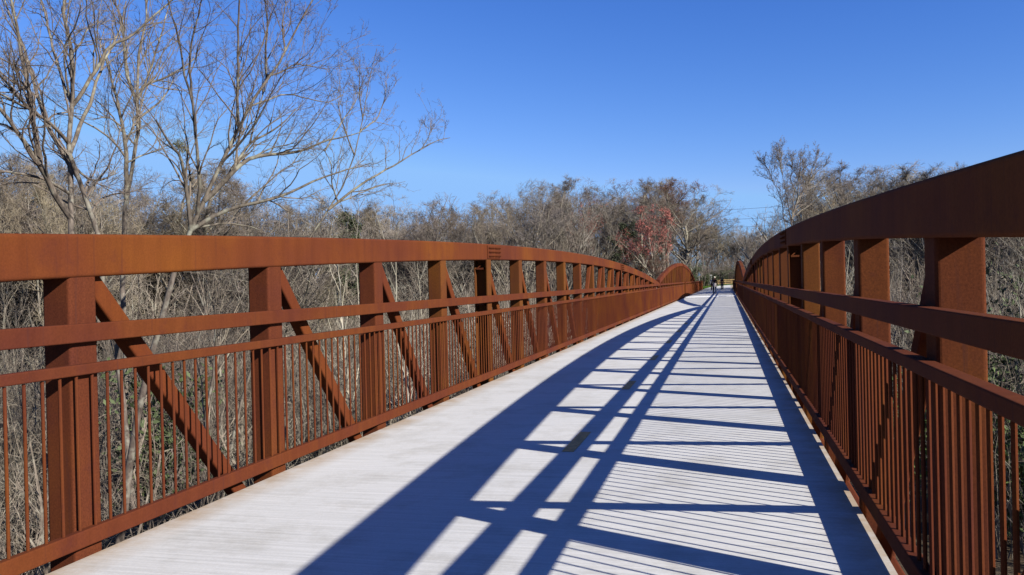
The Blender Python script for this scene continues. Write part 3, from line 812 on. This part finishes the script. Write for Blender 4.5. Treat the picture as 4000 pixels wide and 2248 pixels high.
Ee = [
 ([(490,950),(450,850),(440,600),(400,480),(360,380),(200,340)], 15, 4, 0, 0),
 ([(550,920),(560,700),(575,550),(600,400),(680,250),(720,180)], 22, 5, 0, 2),
 ([(550,910),(500,650),(470,450),(430,300),(400,100)], 16, 4, 0, -2),
 ([(590,880),(640,650),(750,450),(850,300),(960,200)], 20, 4, 0, 3),
 ([(580,780),(700,680),(850,600),(1000,560),(1100,470)], 14, 4, 0, 3),
 ([(600,850),(900,620),(1050,450),(1250,400)], 14, 4, 0, 5),
 ([(575,520),(520,380),(560,200),(540,140)], 10, 3, 0, 1),
 ([(640,650),(650,400),(670,250),(660,110)], 12, 3, 0, 0),
 ([(760,440),(800,250),(860,120)], 10, 3, 0, 1),
 ([(375,400),(320,250),(240,170)], 8, 3, 0, 0),
 ([(440,330),(420,180),(430,80)], 8, 3, 0, 0),
]
Ee = [([(a, 950-(950-b)*.91) for a, b in l[0]], *l[1:]) for l in Ee]
big_tree('bare_tree', 'tall vase-shaped bare tree with a pale forked stem rising behind the right truss', Ee, 78, 35, 2.8622, 2900, 550, (0, 1, 2), n1=14, twig=.0085, l1=.075, tw=TWIG_GR, bk=BARK, n2=7, n3=5)

# mistletoe in the fork of the big tree
rg = np.random.default_rng(9); c0 = at(703, 575, 18.4)
mo = empty('mistletoe_clump', tuple(c0), label='small olive mistletoe ball caught in the thin upper branches on the left', cat='mistletoe')
q_ = rg.normal(size=(60, 3)); q_ /= np.linalg.norm(q_, axis=1, keepdims=True)
P0 = np.zeros((60, 4, 3)); P0[:] = q_[:, None]*np.linspace(0, .16, 4)[None, :, None]
a = tubes(P0, np.full((60, 4), .004), 3); link('stems', mesh_np('stems', a[0], a[1], TWIG_OL), mo)
Vl, Fl = leaf_cloud(rg, P0[:, 2:].reshape(-1, 3), 700, .03, 0, .018)
link('leaves', mesh_np('leaves', Vl, Fl, simple('mistletoe_leaves', (0.16, 0.17, 0.05), 0.7, 0.2, .3, 9)), mo)

# saplings seen through the rails and in the wood
def sapling(px, row, d, seed, mat, label, group, lean=0, r0_=.04):
    rg = np.random.default_rng(seed)
    v = px_dir(px, 1100); v = Vector((v.x, v.y, 0)).normalized()*d
    if not clear(v.x, v.y): return
    gz = float(ground_z(v.x, v.y))
    h = row_z(px, row, v.x, v.y)-gz
    o = empty('sapling', (v.x, v.y, gz), label=label, cat='sapling', group=group)
    K = 10; t = np.linspace(0, 1, K); P0 = np.zeros((1, K, 3)); P0[0, :, 2] = t*h-.2
    P0[0, :, :2] = np.cumsum(rg.normal(size=(K, 2))*.10, 0)+np.outer(t, (lean, 0))
    r0 = (r0_*(1-.8*t))[None]
    P1, R1 = spawn(P0, r0, rg, 14, .30, 34, 1.0, 7, up=.3, wig=.12, rk=.6, rtip=.3, taper=.4, lenabs=h*.32, rmin=.006)
    P2, R2 = spawn(P1, R1, rg, 6, .15, 40, .45, 4, up=.2, wig=.2, rk=.6, rmin=.004)
    P3, R3 = spawn(P2, R2, rg, 3, .15, 42, .5, 3, up=.1, wig=.2, rk=.6, rmin=.0035)
    a = tubes(P0, r0, 7); link('trunk', mesh_np('trunk', a[0], a[1], mat, True), o)
    a = join([tubes(P1, R1, 4), tubes(P2, R2, 3), tubes(P3, R3, 3)]); link('crown', mesh_np('crown', a[0], a[1], mat if mat is WHITEB else BRUSH), o)
sapling(3530, 990, 38, 3, WHITEB, 'pale grey sapling seen between the first and second right posts', None)
sapling(2555, 960, 88, 4, WHITEB, 'pale slim sapling standing in front of the dark thicket left of the far arch', None)
sapling(1650, 1010, 33, 5, WHITEB, 'pale thin trunk seen through the left truss near the third and fourth posts', None)
sapling(1385, 760, 60, 6, WHITEB, 'thin pale tree rising above the wood right of the leaning tree', None, r0_=.06)
rs = random.Random(4)
for q in range(34):
    px = rs.uniform(-100, 2450); d = rs.uniform(24, 44)
    sapling(px, rs.uniform(960, 1160), d, 100+q, rs.choice([BARK, BARK, WHITEB]), 'thin bare sapling in the thicket seen through the left truss', 'saplings behind the left truss', rs.uniform(-2, 2), rs.uniform(.03, .09))
for q in range(22):
    px = rs.uniform(3050, 4200); d = rs.uniform(26, 60)
    sapling(px, rs.uniform(880, 1100), d, 300+q, rs.choice([BARK, BARKF, WHITEB]), 'thin bare sapling in the thicket seen through the right truss', 'saplings behind the right truss', rs.uniform(-2, 2), rs.uniform(.03, .08))
for q in range(16):
    px = rs.uniform(2150, 2800); d = rs.uniform(104, 136)
    v_ = px_dir(px, 1100); v_ = Vector((v_.x, v_.y, 0)).normalized()*d
    if not clear(v_.x, v_.y): continue
    sapling(px, rs.uniform(880, 1020), d, 400+q, rs.choice([WHITEB, BARKF]), 'slim pale trunk at the edge of the clump above the far left arch', 'slim trunks above the far left arch', rs.uniform(-2, 2), rs.uniform(.06, .12))

# ---- undergrowth: tangled stems nobody could count
def clump(rg, h, r, n, rad):
    P0 = np.zeros((n, 6, 3)); an = rg.uniform(0, 6.28, n); t = np.linspace(0, 1, 6)
    b = rg.normal(size=(n, 2))*r*.5; ln = rg.uniform(.45, 1.1, n)*h; lean = np.abs(rg.normal(size=n))*.55*r
    P0[..., 0] = b[:, :1]+np.cos(an)[:, None]*t**1.6*lean[:, None]; P0[..., 1] = b[:, 1:]+np.sin(an)[:, None]*t**1.6*lean[:, None]
    P0[..., 2] = (t-.22*t**3*(lean/r)[:, None])*ln[:, None]
    P0[:, 1:] += rg.normal(size=(n, 5, 3))*.10
    r0 = rg.uniform(.6, 1.5, n)[:, None]*rad*np.linspace(1, .4, 6)[None]
    r0[:3] *= 2.6; r0[3:6] *= 1.6
    P1, R1 = spawn(P0, r0, rg, 5, .2, 45, .45, 4, up=.15, wig=.22, rk=.6, rmin=rad*.45)
    P2, R2 = spawn(P1, R1, rg, 3, .2, 50, .5, 3, up=.0, wig=.25, rk=.6, rmin=rad*.4)
    return join([tubes(P0, r0, 3), tubes(P1, R1, 3), tubes(P2, R2, 3)])
def undergrowth(name, areas, label, mat, seed):
    rg = np.random.default_rng(seed); parts = []
    protos = [clump(rg, 1.0*5, 2.2, 22, .016) for _ in range(7)]
    for (c0, c1, d0, d1, n, hs) in areas:
        for q in range(n):
            px = rg.uniform(c0, c1); d = math.sqrt(rg.uniform(d0*d0, d1*d1))
            v = px_dir(px, 1100); v = Vector((v.x, v.y, 0)).normalized()*d
            if not clear(v.x, v.y, 10.5): continue
            Vp, Fp = protos[rg.integers(0, 7)]
            a = rg.uniform(0, 6.28); ca, sa = math.cos(a), math.sin(a); s_ = rg.uniform(*hs); gz_ = float(ground_z(v.x, v.y)); s_ = max(min(s_, (row_z(px, top_row(px)+(130 if 'far' in name else 60), v.x, v.y)-gz_)/1.15), 1.5)/5
            Q = np.stack([(Vp[:, 0]*ca-Vp[:, 1]*sa)*max(s_, .7), (Vp[:, 0]*sa+Vp[:, 1]*ca)*max(s_, .7), Vp[:, 2]*s_], 1)
            Q += (v.x, v.y, float(ground_z(v.x, v.y))-.1); parts.append((Q, Fp))
    V_, F_ = join(parts)
    return link(name, mesh_np(name, V_, F_, mat), label=label, cat='undergrowth', kind='stuff')
undergrowth('undergrowth', [(-500, 2450, 20, 45, 170, (3.5, 6.8)), (-300, 2450, 45, 75, 190, (5, 9)), (1100, 2500, 75, 110, 120, (5, 10))], 'tangled grey-brown brush and vines filling the gaps of the left truss', BRUSH, 51)
undergrowth('undergrowth', [(3050, 4400, 20, 40, 90, (4, 7.5)), (2950, 4400, 40, 75, 150, (5, 10))], 'tangled brush filling the gaps of the right truss', BRUSH, 52)
undergrowth('undergrowth', [(2100, 2800, 105, 150, 130, (3, 8)), (2700, 3060, 200, 240, 110, (3, 8))], 'brown brush along the foot of the wood behind the far arches and the fence', TWIG, 53)

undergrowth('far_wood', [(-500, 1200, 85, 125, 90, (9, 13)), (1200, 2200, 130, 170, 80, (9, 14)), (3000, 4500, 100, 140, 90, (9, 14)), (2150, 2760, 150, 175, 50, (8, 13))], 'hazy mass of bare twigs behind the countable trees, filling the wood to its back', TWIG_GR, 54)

# ---------------------------------------------------------------- people
def skin_obj(name, nodes, edges, mat, parent, sub=2, root=0):
    """nodes: list of (x,y,z,rx,ry)"""
    me = bpy.data.meshes.new(name); me.from_pydata([n[:3] for n in nodes], edges, [])
    me.materials.append(mat)
    o = link(name, me, parent)
    md = o.modifiers.new('skin', 'SKIN'); md.use_smooth_shade = True
    for i, n in enumerate(nodes):
        me.skin_vertices[0].data[i].radius = (n[3], n[4]); me.skin_vertices[0].data[i].use_root = (i == root)
    s_ = o.modifiers.new('sub', 'SUBSURF'); s_.levels = sub; s_.render_levels = sub
    return o
def ball(name, c, r, mat, parent, n=12):
    V = []; F = []
    for i in range(n+1):
        th = math.pi*i/n
        for j_ in range(2*n):
            ph = math.pi*j_/n
            V.append((c[0]+r[0]*math.sin(th)*math.cos(ph), c[1]+r[1]*math.sin(th)*math.sin(ph), c[2]+r[2]*math.cos(th)))
    for i in range(n):
        for j_ in range(2*n):
            F.append((i*2*n+j_, (i+1)*2*n+j_, (i+1)*2*n+(j_+1) % (2*n), i*2*n+(j_+1) % (2*n)))
    return link(name, mesh_np(name, V, F, mat, True), parent)
SKIN = simple('skin', (0.50, 0.30, 0.21), 0.6, 0.3, .05)
JEAN = simple('denim', (0.028, 0.045, 0.10), 0.9, 0.2, .3, 12)
DARKJ = simple('dark_jacket', (0.018, 0.016, 0.024), 0.9, 0.2, .3, 12)
PURP = simple('plum_jacket', (0.055, 0.022, 0.045), 0.9, 0.2, .3, 12)
WHT = simple('white_cloth', (0.66, 0.65, 0.64), 0.9, 0.2, .1, 12)
GREYS = simple('pale_grey_shirt', (0.42, 0.38, 0.38), 0.9, 0.2, .1, 12)
BLON = simple('blond_hair', (0.46, 0.34, 0.20), 0.8, 0.3, .3, 40)
CAPM = simple('cream_cap', (1.2, 1.08, 0.85), 0.9, 0.2, .1)
BRH = simple('brown_hair', (0.09, 0.045, 0.03), 0.8, 0.3, .3, 40)
MAR = simple('maroon_scarf', (0.13, 0.025, 0.03), 0.9, 0.2, .2)
SHOE = simple('dark_shoe', (0.03, 0.028, 0.03), 0.7, 0.3, .2)
def person(x, y, H, rot, jacket, trousers, hair, label, stride=.25, cap=None, shirt=None, scarf=None, shoe=SHOE, hat_tilt=0, z=0, build=1.0):
    o = empty('person', (x, y, z), label=label, cat='person', group='walkers on the bridge')
    o.rotation_euler = (0, 0, rot); s_ = H/1.75; o.scale = (s_*build, s_*build, s_)
    st = stride
    # joints; +y is the walking direction
    nodes = [(0, 0, .95, .135, .10), (0, .01, 1.12, .12, .09), (0, .02, 1.30, .15, .10), (0, .02, 1.44, .13, .08), (0, .03, 1.52, .052, .052),
             (0, .04, 1.58, .062, .07), (0, .05, 1.66, .075, .09), (0, .045, 1.735, .05, .06)]
    ed = [(i, i+1) for i in range(7)]
    def chain(start, pts):
        p = start
        for q in pts: nodes.append(q); ed.append((p, len(nodes)-1)); p = len(nodes)-1
        return p
    legs = []
    for sx, dy in ((-1, st), (1, -st)):
        k = len(nodes)
        lift = .10 if dy < 0 else 0
        pts = [(sx*.10, 0, .88, .10, .10), (sx*.105, dy*.55+(.06 if dy < 0 else .02), .50, .068, .072), (sx*.105, dy-(.05 if dy < 0 else 0), .12+lift, .045, .05),
               (sx*.105, dy+.0, .05+lift*.5, .04, .04), (sx*.11, dy+.15, .035, .035, .026)]
        chain(0, pts); legs.append(k)
    arms = []
    for sx, dy in ((-1, -st*.6), (1, st*.6)):
        k = len(nodes)
        e = chain(3, [(sx*.20, .02, 1.41, .058, .055), (sx*.245, dy*.45-.02, 1.13, .042, .042), (sx*.265, dy+.05, .89, .028, .03), (sx*.267, dy+.075, .83, .020, .036)])
        arms.append(k)
        for fi, (fy, fl) in enumerate(((.03, .070), (.010, .080), (-.010, .074), (-.030, .058))):
            chain(e, [(sx*.268, dy+.08+fy, .80, .0095, .0095), (sx*.262, dy+.09+fy, .80-fl*.55, .0085, .0085), (sx*.252, dy+.088+fy, .80-fl, .007, .007)])
        chain(e, [(sx*.255, dy+.118, .825, .011, .011), (sx*.243, dy+.128, .785, .009, .009)])
    skin_obj('body', nodes, ed, SKIN, o, 1)
    # face: nose, ears, eyes on the forward side
    ball('nose', (0, .150, 1.655), (.012, .018, .02), SKIN, o, 5)
    for sx in (-1, 1):
        ball('ear', (sx*.080, .045, 1.655), (.012, .02, .032), SKIN, o, 5)
        ball('eye', (sx*.030, .128, 1.68), (.011, .01, .008), SHOE, o, 5)
    ball('mouth', (0, .132, 1.615), (.024, .010, .006), MAR, o, 5)
    def cl(name, idx, k, mat, extra=None, sub=2):
        mp = {i: n for n, i in enumerate(idx)}
        nn = [(*nodes[i][:3], nodes[i][3]*k+.012, nodes[i][4]*k+.012) for i in idx]
        if extra: nn = extra(nn, mp)
        ee = [(mp[a], mp[b]) for a, b in ed if a in mp and b in mp]
        return skin_obj(name, nn, ee, mat, o, sub)
    l0, l1 = legs; a0, a1 = arms
    def fixleg(nn, mp):
        nn = list(nn)
        for l in legs:
            t = nn[mp[l+2]]; nn[mp[l+2]] = (t[0], t[1], t[2]-.02, t[3]+.018, t[4]+.018)
        return nn
    cl('trousers', [0, l0, l0+1, l0+2, l1, l1+1, l1+2], 1.05, trousers, fixleg)
    def fixj(nn, mp):
        nn = list(nn); t = nn[0]; nn[0] = (t[0], t[1], t[2]-.08, t[3]+.012, t[4]+.015); return nn
    cl('jacket', [0, 1, 2, 3, a0, a0+1, a0+2, a1, a1+1, a1+2], 1.10, jacket, fixj)
    for l in legs:
        a = nodes[l+3]; b = nodes[l+4]
        skin_obj('shoe', [(a[0], a[1]-.03, a[2]+.01, .045, .045), (a[0], a[1]+.05, a[2], .045, .035), (b[0], b[1]+.02, b[2]+.005, .042, .028)], [(0, 1), (1, 2)], shoe, o, 2)
    if hair:
        h = ball('hair', (0, .022, 1.675), (.094, .108, .105), hair, o, 10)
        ball('hair', (0, -.045, 1.575), (.075, .05, .09), hair, o, 8)
    if cap:
        c_ = ball('cap', (.01, .03, 1.715), (.100, .115, .075), cap, o, 10)
    if scarf:
        skin_obj('scarf', [(-.09, .02, 1.49, .05, .05), (0, -.05, 1.50, .05, .055), (.09, .02, 1.49, .05, .05), (0, .09, 1.47, .05, .05)], [(0, 1), (1, 2), (2, 3), (3, 0)], scarf, o, 1)
    if shirt:
        V = []; F = []; n = 24
        rows = [(1.16, .150, .128, 0), (1.0, .175, .15, .01), (.88, .19, .165, .015), (.80, .20, .172, .02)]
        for ri, (z_, rx, ry, am) in enumerate(rows):
            for j_ in range(n):
                a = 2*math.pi*j_/n; w = 1+am*4*math.sin(a*7)
                V.append((rx*w*math.cos(a)+.01, ry*w*math.sin(a), z_-(.03*math.sin(a*3) if ri == 3 else 0)-(0.06*math.cos(a) if ri == 0 else 0)))
        for ri in range(3):
            for j_ in range(n): F.append((ri*n+j_, ri*n+(j_+1) % n, (ri+1)*n+(j_+1) % n, (ri+1)*n+j_))
        link('shirt_tail', mesh_np('shirt_tail', V, F, shirt, True), o)
    return o
person(-1.25, 84.5, 1.80, 0.05, DARKJ, JEAN, BRH, 'walker in front, dark jacket over hanging pale grey shirt, cream cap, blue jeans', .24, cap=CAPM, shirt=GREYS, scarf=MAR)
person(-0.68, 113.0, 1.74, -0.05, PURP, JEAN, BLON, 'fair haired walker farther right in plum jacket and blue jeans', .12)
person(-1.98, 112.0, 1.72, 0.0, WHT, DARKJ, BRH, 'brown haired walker in a white top half hidden behind the front walker', .2, shoe=WHT)

# ---------------------------------------------------------------- small far things
BLUE = simple('blue_grey_sign', (0.22, 0.32, 0.50), 0.5, 0.4, .1)
METG = simple('galvanised_post', (0.45, 0.45, 0.44), 0.5, 0.4, .1)
def sign_at(px, row, d, label, w, h, diamond, mat):
    v = px_dir(px, 1100); v = Vector((v.x, v.y, 0)).normalized()*d; gz = float(ground_z(v.x, v.y))
    zc = row_z(px, row, v.x, v.y)-gz
    o = empty('path_sign', (v.x, v.y, gz), label=label, cat='sign')
    m_ = MB(); m_.rod((0, 0, -.3), (0, 0, zc+h/2), .05); m_.obj('post', METG, o)
    m_ = MB()
    if diamond: m_.sweep([(0, -.06, zc), (0, -.085, zc)], [(Vector((1, 0, 0)), Vector((0, 0, 1)))]*2, [(-w/2, -h/2), (w/2, -h*.1), (-w*.1, h/2)])
    else: m_.box(-w/2, w/2, -.09, -.06, zc-h/2, zc+h/2)
    m_.obj('panel', mat, o)
sign_at(2731, 1073, 148, 'small blue-grey pointed sign in the trees left of the walkers', .62, .95, True, BLUE)
sign_at(2778, 1076, 150, 'small sign with a white top on a thin post above the front walker', .42, .16, False, WHT)
# power lines across the gap of sky
WIRE = simple('wire', (0.10, 0.10, 0.11), 0.6, 0.3, .05)
for (r0_, r1_, lb) in ((813, 790, 'uppermost'), (850, 832, 'second highest'), (877, 868, 'third from the top'), (918, 912, 'lowest')):
    a = at(2640, r0_+8, 300); b = at(3250, r1_-8, 270)
    m_ = MB(); pts = []
    for i in range(13):
        t = i/12; p = a.lerp(b, t); p.z -= 4*t*(1-t)*1.2; pts.append(p-a)
    d = (b-a).normalized(); A_ = d.cross(Vector((0, 0, 1))).normalized(); B_ = Vector((0, 0, 1))
    m_.sweep(pts, [(A_, B_)]*13, [(.045*math.cos(q*math.pi/2), .045*math.sin(q*math.pi/2)) for q in range(4)])
    o = m_.obj('power_line', WIRE, loc=a); tag(o, 'thin dark power line in the gap of sky, '+lb+' of four', 'power line', 'power lines')
